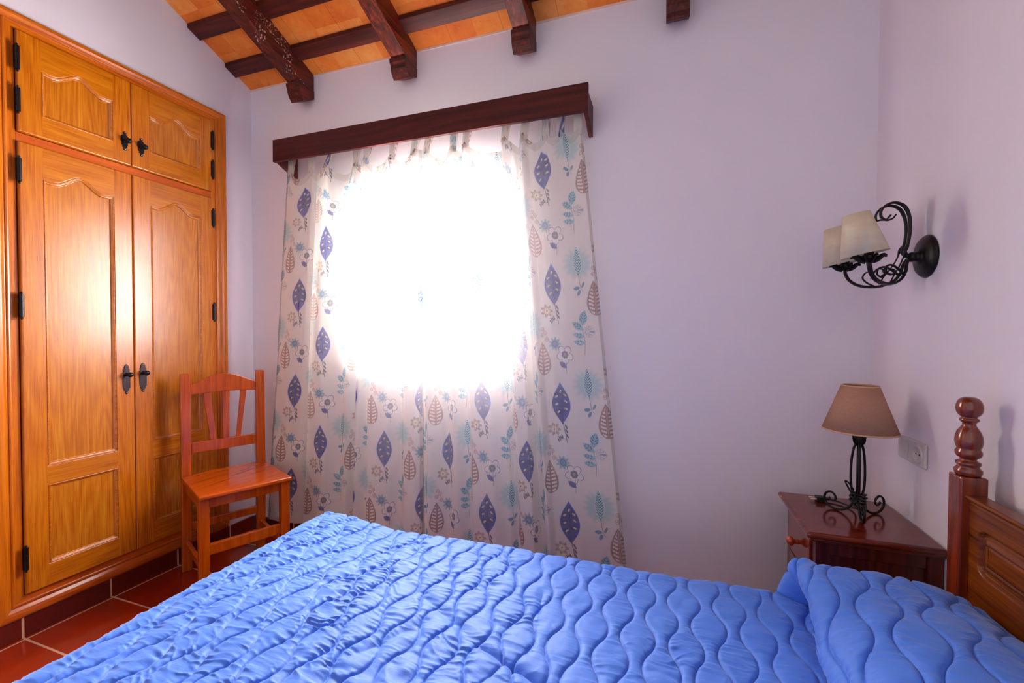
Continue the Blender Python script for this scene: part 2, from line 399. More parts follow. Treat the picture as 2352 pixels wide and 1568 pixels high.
# moulded frame swept round the doors with mitred corners
inn = [(.975, .165), (1.742, .165), (1.742, 2.350), (.975, 2.350)]; out = [(.889, .080), (1.827, .080), (1.827, 2.414), (.889, 2.414)]
prof = [(0, -.012), (0, .004), (.02, .006), (.26, .006), (.28, .010), (.31, .0125), (.36, .0135), (.40, .012), (.42, .009), (.46, .010), (.52, .014), (.58, .018),
        (.70, .0215), (.84, .022), (.92, .020), (.97, .015), (1, .010), (1, 0)]
for i, nm in enumerate(('bottom_rail', 'stile', 'top_rail', 'stile')):
    bm = bm_new(); j = (i+1) % 4; rows = []
    for t, h in prof:
        rows.append([bm.verts.new((XL+h, inn[k][0]+(out[k][0]-inn[k][0])*t, inn[k][1]+(out[k][1]-inn[k][1])*t)) for k in (i, j)])
    for p, q in zip(rows, rows[1:]): bm.faces.new([p[0], p[1], q[1], q[0]])
    bm.faces.new([rows[0][1], rows[0][0], rows[-1][0], rows[-1][1]])
    o = fin(bm, nm if i % 2 else nm, 'wardrobe_moulding' if i != 3 and i != 1 else 'wardrobe_trim', Wd)
    if i == 0: o.data.materials[0] = wood('oak_trim_h', lin(140, 52, 6), lin(182, 80, 10), lin(204, 100, 18), 'Y', .24, .5, 40)
    if i == 2: o.data.materials[0] = wood('oak_trim_t', lin(150, 62, 6), lin(196, 96, 12), lin(212, 116, 24), 'Y', .24, .5, 40, knots=True)
bm = bm_new(); box(bm, (XL-.012, .975, 1.927), (XL+.004, 1.742, 1.962)); fin(bm, 'middle_rail', 'wardrobe_midrail', Wd, bevel=.002)

def cut(u, lo, hi, n, edges):
    """coordinates lo..hi with extra lines close to the given edges"""
    base = np.linspace(lo, hi, n); ex = [e+d for e in edges for d in np.arange(-.004, .0181, .0010)]
    return np.unique(np.round([v for v in list(base)+ex+[-e for e in []] if lo <= v <= hi], 5))
def door(y0, y1, z0, z1, panels, name='door'):
    """panels: (ya, yb, za, zb, arch height)"""
    n = lambda a, b, s: int((b-a)/s)
    ys = np.linspace(y0+.001, y1-.001, n(y0, y1, .0016)); zs = np.linspace(z0+.001, z1-.001, n(z0, z1, .0026))
    exy = [p_[0]+d for p_ in panels for d in np.arange(-.002, .016, .0009)]+[p_[1]-d for p_ in panels for d in np.arange(-.002, .016, .0009)]
    exz = [p_[2]+d for p_ in panels for d in np.arange(-.002, .016, .0009)]
    for p_ in panels: exz += [p_[3]+d for d in np.arange(-.018, p_[4]+.003, .0011)]
    ys = np.unique(np.round(np.concatenate([ys, exy]), 4)); zs = np.unique(np.round(np.concatenate([zs, exz]), 4))
    Y, Z = np.meshgrid(ys, zs); h = np.zeros_like(Y); inside = np.zeros(Y.shape, bool)
    for ya, yb, za, zb, ar in panels:
        yc_, hw = (ya+yb)/2, (yb-ya)/2
        q = np.clip(np.abs(Y-yc_)/(hw*.66), 0, 1); top = zb+ar*(.5+.5*np.cos(PI*q))-(.004*np.sin(PI*np.clip((np.abs(Y-yc_)/hw-.5)/.5, 0, 1)) if ar else 0)
        sl = np.gradient(top, axis=1)/np.maximum(np.gradient(Y, axis=1), 1e-6)
        sd = np.minimum.reduce([Y-ya, yb-Y, Z-za, (top-Z)/np.sqrt(1+sl**2)])
        inside |= sd > .009
        g = np.where(sd < 0, 0, np.where(sd < .0015, -.0035*sd/.0015, 0))
        m = (sd >= .0015) & (sd < .0075); t = (sd-.0015)/.006
        g = np.where(m, -.0035+.0032*np.sin(PI*np.clip(t, 0, 1)), g)
        m = (sd >= .0075) & (sd < .0135); t = np.clip((sd-.0075)/.006, 0, 1)
        g = np.where(m, -.0035-.0075*(1-np.sqrt(np.maximum(0, 1-t*t))), g)
        g = np.where(sd >= .0135, -.011, g); h += g
    e = np.minimum.reduce([Y-y0, y1-Y, Z-z0, z1-Z]); h -= .0025*(1-sstep(.0, .004, e))
    X = XD+.0125+h
    P = np.stack([X, Y, Z], -1); P = np.pad(P, ((1, 1), (1, 1), (0, 0)), 'edge')
    P[0, :, 0] = P[-1, :, 0] = XD-.006; P[:, 0, 0] = P[:, -1, 0] = XD-.006
    mi = np.zeros((P.shape[0]-1, P.shape[1]-1), int)
    yc2, zc2 = P[:-1, :-1, 1], P[:-1, :-1, 2]; ya, yb = panels[0][0], panels[0][1]
    mi[(yc2 >= ya) & (yc2 < yb)] = 1
    ins = np.pad(inside, 1, 'edge')[:-1, :-1]; mi[ins] = 2
    return grid(name, P, ['wardrobe_stile', 'wardrobe_rail', 'wardrobe_panel'], Wd, mi=mi, smooth=False)
ly, ry = (1.046, 1.286), (1.433, 1.676)
dUL = door(.977, 1.356, 1.963, 2.349, [(*ly, 2.045, 2.228, .040)])
dUR = door(1.358, 1.741, 1.963, 2.349, [(*ry, 2.052, 2.228, .040)])
dLL = door(.977, 1.356, .167, 1.926, [(*ly, .652, 1.803, .042), (*ly, .255, .578, 0)])
dLR = door(1.358, 1.741, .167, 1.926, [(*ry, .665, 1.807, .042), (*ry, .265, .584, 0)])
def hinge(par, y, z):
    bm = bm_new(); x = XD+.0165
    lathe(bm, [(.0005, -.054), (.004, -.052), (.0045, -.049), (.003, -.046), (.0072, -.0445), (.0072, -.0155), (.0062, -.015), (.0072, -.0145), (.0072, .0145), (.0062, .015), (.0072, .0155),
               (.0072, .0445), (.003, .046), (.0045, .049), (.004, .052), (.0005, .054)], (x, y, z), 12)
    box(bm, (x-.004, y-.009, z-.042), (x-.0015, y+.009, z+.042))
    fin(bm, 'hinge', 'iron', par, smooth=False)
for par, y, zs in ((dUL, .976, (2.239, 2.080)), (dLL, .976, (1.815, 1.295, .310)), (dUR, 1.7425, (2.241, 2.082)), (dLR, 1.7425, (1.818, 1.305, .320))):
    for z in zs: hinge(par, y, z)
def handle(par, y, zm, big):
    bm = bm_new(); x = XD+.0125
    if big: half = [(0, -.070), (.006, -.066), (.0065, -.060), (.003, -.055), (.012, -.052), (.009, -.046), (.0145, -.040), (.0150, .018), (.011, .024), (.0155, .030), (.0115, .036), (.0150, .043),
                    (.0085, .049), (.010, .055), (.0075, .061), (.005, .066), (0, .070)]
    else: half = [(0, -.044), (.006, -.041), (.0065, -.035), (.003, -.031), (.011, -.028), (.008, -.022), (.0135, -.018), (.011, -.010), (.0165, .0), (.016, .012), (.0145, .020), (.009, .026), (.004, .030), (.0065, .035), (.006, .040), (0, .044)]
    poly = [(y+a, zm+b) for a, b in half]+[(y-a, zm+b) for a, b in half[-2:0:-1]]
    prism(bm, poly, fx, x, x+.003)
    hd = fin(bm, 'handle', 'iron_plate' if big else 'iron', par, bevel=.0008)
    bm = bm_new(); kz = zm+(.022 if big else -.002)
    lathe(bm, [(.0085, 0), (.0075, .003), (.0045, .006), (.0045, .014), (.0095, .018), (.0120, .024), (.0118, .029), (.0085, .034), (.002, .0365)], (x+.003, y, kz), 16, Vector((1, 0, 0)))
    fin(bm, 'knob', 'iron', par, smooth=True)
    for dz in (-1, 1):
        bm = bm_new(); ball(bm, (x+.0035, y, zm+dz*(.061 if big else .037)), .0032, seg=8); fin(bm, 'rivet', 'steel', par, smooth=True)
handle(dUL, 1.329, 2.067, False); handle(dUR, 1.396, 2.065, False); handle(dLL, 1.323, .976, True); handle(dLR, 1.391, .978, True)

# ================================================================ chair
fv, rv = Vector((.91, -.414, 0)), Vector((.414, .91, 0)); cc = Vector((-2.008, 1.595, 0))
CM = Matrix(((rv.x, fv.x, 0, cc.x), (rv.y, fv.y, 0, cc.y), (0, 0, 1, 0), (0, 0, 0, 1)))   # local x = right, y = front
Ch = empty('dining_chair', cc, 'orange-brown wooden chair with slatted back between wardrobe and curtains', 'chair')
def cbox(name, lo, hi, mat='chair_wood', bevel=.004, extra=None):
    bm = bm_new(); box(bm, lo, hi, CM @ extra if extra else CM); return fin(bm, name, mat, Ch, bevel=bevel)
for sx in (-1, 1):
    x0 = sx*.168
    cbox('leg', (x0-.020, .150, 0), (x0+.020, .190, .462))
    # back leg runs up as the back post, leaning a little
    bm = bm_new()
    prism(bm, [(-.212, 0), (-.178, 0), (-.170, .46), (-.178, .985), (-.206, .988), (-.204, .46)],
          lambda u, v, w: CM @ Vector((w, u, v)), x0-.021+(.0 if sx < 0 else 0), x0+.021)
    fin(bm, 'leg', 'chair_wood', Ch, bevel=.004)
    cbox('side_rail', (x0-.010, -.18, .405), (x0+.010, .16, .460)); cbox('stretcher', (x0-.009, -.18, .125), (x0+.009, .155, .160))
bm = bm_new(); box(bm, (-.192, -.168, .462), (.192, .212, .481), CM); box(bm, (-.145, -.205, .462), (.145, -.168, .481), CM)
fin(bm, 'seat', 'chair_seat', Ch, bevel=.006, seg=3)
cbox('front_rail', (-.150, .160, .412), (.150, .180, .461)); cbox('back_rail', (-.150, -.198, .412), (.150, -.180, .461))
cbox('stretcher', (-.150, .160, .200), (.150, .180, .250)); cbox('stretcher', (-.150, -.197, .200), (.150, -.180, .240))
bm = bm_new(); top = []
for i in range(25):
    t = i/24; x = -.148+.296*t; s_ = math.sin(PI*t)**1.3
    top.append((x, .930+.050*s_))
bot = [(-.148+.296*t/24, .880+.006*math.sin(PI*t/24)) for t in range(24, -1, -1)]
prism(bm, top+bot, lambda u, v, w: CM @ Vector((u, w, v)), -.202, -.184); fin(bm, 'crest_rail', 'chair_wood', Ch, bevel=.004)
cbox('cross_rail', (-.148, -.200, .585), (.148, -.182, .640))
for a, b, w in ((-.078, -.050, .016), (.006, .006, .017), (.088, .062, .014)):
    bm = bm_new(); prism(bm, [(b-w*.8, .638), (b+w*.8, .638), (a+w, .888), (a-w, .888)], lambda u, v, w_: CM @ Vector((u, w_, v)), -.197, -.187)
    fin(bm, 'slat', 'chair_wood', Ch, bevel=.002)

# ================================================================ pelmet, rod
Pl = empty('curtain_pelmet', (-1.174, 1.93, 2.12), 'long dark red-brown wooden pelmet board above the curtains', 'pelmet')
bm = bm_new(); box(bm, (-2.033, 1.85, 2.124), (-.313, 1.868, 2.243)); fin(bm, 'front_board', 'pelmet', Pl, bevel=.0015)
for x0 in (-2.026, -.333):
    bm = bm_new()
    prism(bm, [(1.868, 2.215), (YW, 2.215), (YW, 2.075), (1.965, 2.078), (1.93, 2.10), (1.868, 2.124)], fx, x0, x0+.018)
    fin(bm, 'end_bracket', 'pelmet', Pl, bevel=.002)
bm = bm_new(); tube(bm, [(-2.008, 1.912, 2.185), (-.333, 1.912, 2.185)], .012, 12, 1); fin(bm, 'rod', 'rod', Pl, smooth=True)

# ================================================================ curtains
GREY = np.array(lin(234, 227, 217)[:3])
H_, W_ = .527, .270
def paint(u, v):
    """printed pattern at cloth position (u, v) in metres -> linear rgb"""
    col = np.empty(u.shape+(3,)); col[:] = GREY
    def lat(cu, cv):
        k = np.round((u-cu)/W_); du = u-cu-k*W_
        dv = v-cv-(np.mod(k, 2))*H_/2; dv = dv-np.round(dv/H_)*H_
        return du, dv
    def put(m, c, a=1.0):
        m = (np.clip(m, 0, 1)*a)[..., None]; col[:] = col*(1-m)+np.array(lin(*c)[:3])*m
    def edge(d, w=.0016): return np.clip(.5-d/w, 0, 1)          # d<0 inside
    def rot(du, dv, a): c, s = math.cos(a), math.sin(a); return du*c+dv*s, -du*s+dv*c
    def leaf(du, dv, L, Wd_, a=0, p=1.0):
        """leaf from the origin, length L along direction a (0 = up): signed distance-like"""
        x, y = rot(du, dv, -a) if a else (du, dv)
        t = np.clip(y/L, 0, 1); w = Wd_*np.sin(PI*t**p)
        d = np.abs(x)-w
        return np.where((y < 0) | (y > L), .01, d), x, y
    def line(du, dv, x0, y0, x1, y1, w=.0013):
        ex, ey = x1-x0, y1-y0; L2 = ex*ex+ey*ey; t = np.clip(((du-x0)*ex+(dv-y0)*ey)/L2, 0, 1)
        return edge(np.hypot(du-x0-t*ex, dv-y0-t*ey)-w)
    def ell(du, dv, cx, cy, rx, ry, a=0, w=.0016):
        x, y = rot(du-cx, dv-cy, a); r = np.hypot(x/rx, y/ry); return edge((r-1)*min(rx, ry), w)
    NAVY, NAVY2, TEAL, TEALL, BRN, GRY, DK = (76, 88, 154), (20, 20, 76), (112, 168, 178), (164, 206, 206), (164, 130, 118), (132, 132, 136), (84, 66, 76)
    LT = (240, 236, 232)
    # --- chevron tree with teal halo
    du, dv = lat(.130, .094)
    rr = np.hypot(du, dv+.01); halo = 1-sstep(.038, .078, rr+.007*np.sin(np.arctan2(dv, du)*14))
    put(halo, TEALL, .75)
    d, x, y = leaf(du, dv+.060, .125, .0175, 0, .8)
    put(edge(d-.003), (206, 230, 228), .9)
    ch = np.sin((y-np.abs(x)*1.1)*2*PI/.0115)
    put(edge(d)*np.clip(ch*3+.8, 0, 1), (62, 126, 138))
    put(line(du, dv, 0, -.06, .006, -.115), (120, 130, 140))
    put(ell(du, dv, -.013, -.116, .015, .008, .15), (104, 150, 174)); put(ell(du, dv, -.004, -.136, .007, .014, -.5), (110, 150, 180)); put(ell(du, dv, .018, -.102, .0055, .014, -.5), (124, 158, 160))
    put(line(du, dv, .006, -.115, .016, -.133, .0008), (120, 120, 120))
    # --- branch with five hatched leaves
    du, dv = lat(.128, -.205)
    put(line(du, dv, -.004, .02, .006, -.05, .001)+line(du, dv, .006, -.05, .0, -.105, .001), (132, 142, 150))
    for (ox, oy, a, L, w_) in ((-.004, .018, .28, .072, .0185), (.004, .0, -.95, .062, .0150), (.008, -.028, -1.35, .058, .0135), (.008, -.056, -1.45, .056, .0125)):
        d, x, y = leaf(du-ox, dv-oy, L, w_, a); put(edge(d-.003), (202, 224, 226), .8); put(edge(d), (156, 192, 200))
        hb = (np.sin((y-np.abs(x)*.9)*2*PI/.0135) > .25) & (np.abs(x) > .0022) & (np.abs(x) < w_*.8)
        put(edge(d+.002)*hb, (72, 126, 146))
    d, x, y = leaf(du+.004, dv+.004, .062, .0235, 1.62); put(edge(np.abs(d)-.0007, .0012), (132, 146, 160), .9)
    ray = np.sin(np.arctan2(np.abs(x), np.maximum(y-.008, 1e-4))*22) > .45; put(edge(d+.003)*ray*(y > .012), (140, 152, 166), .85)
    put(ell(du, dv, -.024, -.008, .011, .004, -.4), LT, .8)
    for k in range(5): put(ell(du, dv, -.018+.001*k, -.040-.017*k, .0075, .0032, .1), (226, 214, 196), .7)
    # --- brown leaf with pale hatches
    du, dv = lat(.196, -.075)
    t = np.clip((dv+.066)/.150, 0, 1); w = .037*np.sin(PI*t**.62)**.9; d = np.where((dv < -.066) | (dv > .084), .01, np.abs(du)-w)
    put(edge(d-.002), (214, 200, 190), .8); put(edge(d), BRN)
    q = np.mod(dv-np.abs(du)*.35+.066, .0165)/.0165
    hat = (np.abs(q-.5) < .27)*(np.abs(du) > .0055)*(np.abs(du) < w*.80)
    put(edge(d+.005)*hat, (240, 226, 214)); put(line(du, dv, 0, -.066, 0, .07, .0009), (196, 170, 160))
    # --- berries
    du, dv = lat(.214, .048)
    for cx, cy in ((0, 0), (-.017, -.012), (.006, -.030), (-.012, .016)):
        put(ell(du, dv, cx, cy, .0085, .0095), BRN); put(ell(du, dv, cx, cy, .0062, .0072), (232, 216, 204)); put(ell(du, dv, cx, cy, .002, .002), (70, 50, 50))
    put(line(du, dv, 0, -.01, .02, -.035, .0008), BRN)
    # --- teal small flower beside big white flower
    du, dv = lat(-.012, .262)
    th = np.arctan2(dv, du); r = np.hypot(du, dv); put(edge(r-(.026+.006*np.cos(th*9)), .004), TEAL, .75); put(ell(du, dv, 0, 0, .015, .017), (112, 138, 170)); put((np.sin(th*8) > .3)*edge(r-.010), (190, 204, 220), .8)
    du, dv = lat(.034, .215)
    th = np.arctan2(dv, du)+.35; r = np.hypot(du, dv*.95)
    pr_ = .0235+.0185*np.abs(np.cos(th*2.5))**.8
    put(edge(r-pr_), (98, 86, 94)); put(edge(r-pr_+.0028), (240, 234, 230)); put(edge(r-.0165-.001*np.sin(th*7)), GRY); put(edge(np.abs(r-.004)-.0006), (226, 226, 226))
    put(line(du, dv, .003, -.018, .002, -.082, .0009), DK, .8)
    d, x, y = leaf(du-.006, dv+.058, .044, .0125, -.95); put(edge(d), (98, 106, 160))
    # --- beige daisy
    du, dv = lat(-.040, -.118)
    th = np.arctan2(dv, du); r = np.hypot(du, dv); put(edge(r-(.025+.0055*np.cos(th*7)), .003), (178, 160, 142), .9); put(edge(r-(.014+.004*np.cos(th*11))), (236, 224, 200)); put(edge(r-.003), (40, 34, 40))
    # --- navy seed-pod leaf
    du, dv = lat(0, 0)
    t = np.clip((dv+.094)/.188, 0, 1); w = .042*np.sin(PI*t**.92)**1.12; d = np.where((dv < -.096) | (dv > .096), .01, np.abs(du)-w)
    put(edge(d-.0055, .003), (222, 222, 230), .85); put(edge(d), NAVY)
    put(line(du, dv, .004, -.100, .0, .055, .0012), NAVY2)
    for cx, cy, a in ((-.001, .052, .3), (-.021, .028, .9), (.019, .036, -.9), (-.022, -.006, 1.0), (.021, .008, -1.0), (-.015, -.040, .8), (.020, -.024, -1.1)):
        put(ell(du, dv, cx, cy, .0092, .0135, -a), NAVY2, .95); put(ell(du, dv, cx, cy, .0036, .0080, -a), (240, 240, 246))
        put(line(du, dv, cx, cy, 0, cy-.014, .0009), NAVY2)
    put(line(du, dv, .004, -.098, .016, -.176, .0013), NAVY2)
    for i, (sy) in enumerate((-.104, -.124, -.144)): put(ell(du, dv, .015+.001*i, sy, .0036, .0105, .5), NAVY2)
    for i in range(4): put(ell(du, dv, -.006-.006*i, -.148-.006*i, .0028, .0085, .45), NAVY2)
    put(line(du, dv, .012, -.160, -.026, -.150, .0010), NAVY2)
    return col

def interp(x, pts):
    """smooth (monotone-ish cubic) interpolation through control points"""
    xs = np.array([p[0] for p in pts]); ys = np.array([p[1] for p in pts])
    i = np.clip(np.searchsorted(xs, x)-1, 0, len(xs)-2); t = np.clip((x-xs[i])/(xs[i+1]-xs[i]), 0, 1); t = t*t*(3-2*t)
    return ys[i]*(1-t)+ys[i+1]*t
def curtain(name, label, xa, xb, fold, edge_top, edge_slope, fixed, tabs, ucol, first_u, vph):
    """xa..xb at z=.95; one edge fixed at the split, the other flaring towards the floor"""
    nx, nz = int((xb-xa)*1.0/.0017), 760
    s0 = np.linspace(xa, xb, nx); z0 = np.linspace(.125, 2.085, nz); S, Z = np.meshgrid(s0, z0)
    F = interp(S, fold)
    arc = np.concatenate([[0], np.cumsum(np.hypot(np.diff(s0), np.diff(F[0])*1.25))])
    U = np.interp(S, s0, arc)-np.interp(first_u, s0, arc)
    mov = xb if fixed == xa else xa
    wv = (S-fixed)/(mov-fixed)
    X = fixed+wv*((edge_top+(2.09-Z)*edge_slope)-fixed)
    amp = 1.05+.25*sstep(1.2, 2.05, Z)-.10*sstep(.8, .2, Z)
    Y = 1.895+F*amp+.004*vnoise(S*9+3, Z*2.2, 4)+.0022*vnoise(S*30, Z*5, 9)
    X = X+.006*vnoise(S*6, Z*1.6+7, 5)*np.sin(PI*np.clip((S-xa)/(xb-xa), 0, 1))
    # header line sags between the tabs
    tx = np.array([a for a in tabs]); sx = (fixed+((s0-fixed)/(mov-fixed))*(edge_top-fixed))
    sag = np.zeros(nx)
    for a, b in zip(tx, tx[1:]):
        m = (sx > a) & (sx < b); t = (sx[m]-a)/(b-a); sag[m] = -np.clip((b-a)*.42, .004, .062)*np.sin(PI*t)**.8
    top_w = sstep(1.55, 2.085, Z)**2
    Zs = Z+sag[None, :]*top_w
    col = paint(U, Z-vph)
    hem = (Z > 2.048)[..., None]; col = np.where(hem, col*np.array([.80, .78, .76]), col)   # doubled header cloth is denser
    sidehem = (np.minimum(S-xa, xb-S) < .012)[..., None]; col = np.where(sidehem, col*np.array([.62, .60, .60]), col)
    P = np.stack([X, Y, Zs], -1)
    r = empty(name, ((xa+xb)/2, 1.89, .125), label, 'curtain', 'printed curtains at the window')
    grid('cloth', P, 'curtain', r, cols=col)
    for a in tabs:
        j = int(np.argmin(np.abs(sx-a))); yy = P[-1, j, 1]; zt_ = P[-1, j, 2]
        n = 26; path = []
        for k in range(n):
            t = k/(n-1)
            if t < .4: q = t/.4; path.append((yy+(1.898-yy)*q, zt_-.03+(2.185-zt_+.03)*q))
            elif t < .6: q = (t-.4)/.2; a_ = PI*(1-q); path.append((1.912+.0145*math.cos(a_), 2.185+.0145*math.sin(a_)))
            else: q = (t-.6)/.4; path.append((1.9265+(yy+.004-1.9265)*q, 2.185+(zt_-.03-2.185)*q))
        path = np.array(path); w = np.linspace(-.017, .017, 12)
        PP = np.stack([np.broadcast_to(a+w, (n, 12)), np.broadcast_to(path[:, :1], (n, 12)), np.broadcast_to(path[:, 1:], (n, 12))], -1)
        vv = np.linspace(0, .2, n)[:, None]+np.zeros((1, 12)); cc_ = paint(np.broadcast_to(a+w, (n, 12))*1.0+.3*a, vv)*.86
        grid('tab', PP, 'curtain', r, cols=cc_)
    return r
foldR = [(-1.132, .012), (-1.118, .004), (-1.085, -.022), (-1.01, .020), (-.945, -.018), (-.898, .024), (-.86, -.022), (-.77, -.028), (-.70, .004), (-.671, .030), (-.635, -.020), (-.590, -.026), (-.565, .030),
         (-.525, -.024), (-.500, .006), (-.46, .012), (-.38, .006), (-.30, .0), (-.224, .004)]
foldL = [(-2.077, 0), (-1.98, -.006), (-1.90, .008), (-1.845, .034), (-1.815, -.022), (-1.73, -.030), (-1.63, .010), (-1.575, -.006), (-1.535, .032), (-1.505, -.020), (-1.463, .022), (-1.42, -.026),
         (-1.33, -.022), (-1.268, .026), (-1.21, -.018), (-1.16, -.022), (-1.126, 0)]
curtain('curtain', 'right printed curtain panel hanging wide of the window, blue leaves on cream', -1.132, -.224, foldR, -.348, .108, -1.132,
        [-1.092, -.959, -.887, -.692, -.601, -.509, -.44, -.365], None, -.438, .885)
curtain('curtain', 'left printed curtain panel behind the chair, blue leaves on cream', -2.077, -1.126, foldL, -1.976, -.084, -1.126,
        [-1.955, -1.819, -1.68, -1.522, -1.452, -1.294, -1.162], None, -1.726, 1.135)

# ================================================================ bed
BX0, BX1, BY0, BY1, BZ = -1.185, .655, -.06, 1.305, .500
Bd = empty('bed', (-.25, .62, 0), 'wooden bed with turned headboard posts under a blue quilt', 'bed')
def hfield(name, y0, y1, z0, z1, xf, xb, fn, mat, par):
    ys = np.linspace(y0, y1, int((y1-y0)/.003)); zs = np.linspace(z0, z1, int((z1-z0)/.002)); Y, Z = np.meshgrid(ys, zs)
    X = xf-fn(Y, Z); P = np.stack([X, Y, Z], -1); P = np.pad(P, ((1, 1), (1, 1), (0, 0)), 'edge')
    P[0, :, 0] = P[-1, :, 0] = xb; P[:, 0, 0] = P[:, -1, 0] = xb
    return grid(name, P[:, ::-1], mat, par, smooth=False)
def head_rel(Y, Z):
    y0, y1, z0, z1, r = -.02, 1.275, .655, .756, .022
    cx, cz = (y0+y1)/2, (z0+z1)/2; qx = np.abs(Y-cx)-(y1-y0)/2+r; qz = np.abs(Z-cz)-(z1-z0)/2+r
    d = -(np.hypot(np.maximum(qx, 0), np.maximum(qz, 0))+np.minimum(np.maximum(qx, qz), 0)-r)   # positive inside
    h = np.zeros_like(Y)
    h = np.where((d > 0) & (d < .010), -.011*np.sin(PI*np.clip(d/.010, 0, 1))**.8, h)
    h = np.where((d >= .010) & (d < .026), -.006*(1-sstep(.012, .026, d))-.000, h)
    h = np.where((d >= .026) & (d < .030), -.003, h)
    e = np.minimum(.812-Z, 1.318-Y); h -= .006*(1-sstep(0, .008, e))
    return h
hfield('headboard', -.06, 1.318, .26, .812, .672, .698, head_rel, 'head', Bd)
bm = bm_new(); box(bm, (.664, -.06, .812), (.703, 1.316, .822)); fin(bm, 'top_cap', 'head', Bd, bevel=.004)
def post(yc):
    bm = bm_new(); xc = .681
    box(bm, (.655, yc-.024, 0), (.707, yc+.024, .862)); q = fin(bm, 'post', 'post', Bd, bevel=.004)
    bm = bm_new()
    pf = [(.020, .866), (.0235, .869), (.0250, .875), (.0245, .881), (.0205, .885), (.0195, .889), (.0228, .893), (.0222, .898), (.0165, .901), (.0142, .904), (.0160, .907), (.0215, .911), (.0240, .917),
          (.0238, .923), (.0212, .928), (.0205, .930), (.0226, .934), (.0243, .941), (.0248, .949), (.0240, .959), (.0212, .969), (.0160, .978), (.0126, .984), (.0118, .988), (.0135, .992), (.0170, .995),
          (.0180, .998), (.0165, 1.001), (.0130, 1.003), (.0150, 1.005), (.0200, 1.010), (.0232, 1.017), (.0242, 1.025), (.0236, 1.033), (.0212, 1.041), (.0170, 1.047), (.0105, 1.0510), (.0015, 1.0522)]
    k = 1.0
    lathe(bm, pf, (xc, yc, -.004), 36); q2 = fin(bm, 'turned_finial', 'post', Bd, smooth=True); q2.parent = q; return q
post(1.333); post(-.085)
bm = bm_new()
box(bm, (-1.14, 1.24, .22), (.655, 1.27, .34)); box(bm, (-1.14, -.03, .22), (.655, .0, .34)); box(bm, (-1.16, -.03, .22), (-1.14, 1.27, .34)); fin(bm, 'side_rail', 'head', Bd, bevel=.004)
for y in (0.02, 1.2):
    bm = bm_new(); box(bm, (-1.13, y, 0), (-1.08, y+.05, .22)); fin(bm, 'leg', 'head', Bd, bevel=.004)
bm = bm_new(); box(bm, (-1.145, -.03, .30), (.645, 1.27, .482)); fin(bm, 'mattress', plain('mattress_ticking', lin(226, 226, 230), .8), Bd, bevel=.03, seg=4)

# quilt ------------------------------------------------------------
def puff(u, v, amp=1.0):
    """quilting relief: wavy stitch lines along v, neighbours in antiphase"""
    S_, A_, Pd = .0515, .0128, .172
    uu = u+.0035*vnoise(u*7, v*5, 21)
    ph = 2*PI*(v-1.283)/Pd
    w = np.sin(ph)*.82+.0*ph; w = np.cos(ph); w = np.sign(w)*np.abs(w)**.85
    k = np.round((uu-.0)/S_); best = np.full(u.shape, 9.); sgn = None
    for dk in (-1, 0, 1):
        kk = k+dk; xk = (kk+.5)*S_+np.where(np.mod(kk, 2) == 0, 1, -1)*A_*w
        slope = A_*2*PI/Pd*np.sin(ph); best = np.minimum(best, np.abs(uu-xk)/np.sqrt(1+slope**2))
    kk0 = np.floor(uu/S_)
    h = .0066*(1-np.exp(-(best/.0030)**1.0))*amp+.0022*np.clip(best/.03, 0, 1)
    # puckers crossing the stitch lines
    en = .35+.75*sstep(-.6, .6, vnoise(u*9+2, v*7, 31))
    pk = vnoise(u*11+vnoise(u*5, v*20, 2)*.8, v*62+vnoise(u*14, v*8, 8)*1.8, 11)*.65+vnoise(u*20, v*118+u*8+vnoise(u*20, v*10, 3), 12)*.35
    pk = 1-2*np.abs(pk)**.75
    h += .0022*pk*(.30+en)*(1+.9*sstep(-.1, -.9, u))*np.exp(-(best/.030)**2)*(1-np.exp(-best/.003))
    h += .0015*vnoise(u*40, v*40, 15)*(1-np.exp(-best/.004))
    return h, best
def drape(u, v, x0, x1, y0, y1, z, r):
    cx, cy = np.clip(u, x0, x1), np.clip(v, y0, y1); ex, ey = u-cx, v-cy; L = np.hypot(ex, ey)+1e-9; nx_, ny_ = ex/L, ey/L
    a = np.clip(L/r, 0, PI/2); hor = r*np.sin(a); dn = r*(1-np.cos(a))+np.maximum(0, L-r*PI/2)
    fl = np.maximum(0, L-r*PI/2)
    hor = hor+fl*(.10+.05*np.sin((u+v)*26))
    return np.stack([cx+nx_*hor, cy+ny_*hor, z-dn], -1)
def normals(P):
    a = np.gradient(P, axis=1); b = np.gradient(P, axis=0); n = np.cross(a, b); return n/np.maximum(np.linalg.norm(n, axis=-1, keepdims=True), 1e-9)
# cloth coordinate u runs foot -> head; past the crease it climbs over the pillow
us = np.concatenate([np.arange(-1.185-.36, -1.26, .006), np.arange(-1.26, .425, .0020)])
vs = np.concatenate([np.arange(-.30, .40, .012), np.arange(.40, 1.37, .0020), np.arange(1.37, 1.305+.30, .006)])
U, V = np.meshgrid(us, vs)
B = drape(U, V, BX0+.0, 10, BY0, BY1, BZ, .034)
B[..., 2] += .014*sstep(.6, 1.22, V)*sstep(-.85, -1.12, U)
B[..., 2] += .010*vnoise(U*2.1+1, V*2.4, 41)*sstep(-1.2, -.9, U)+.004*vnoise(U*6, V*5, 42)
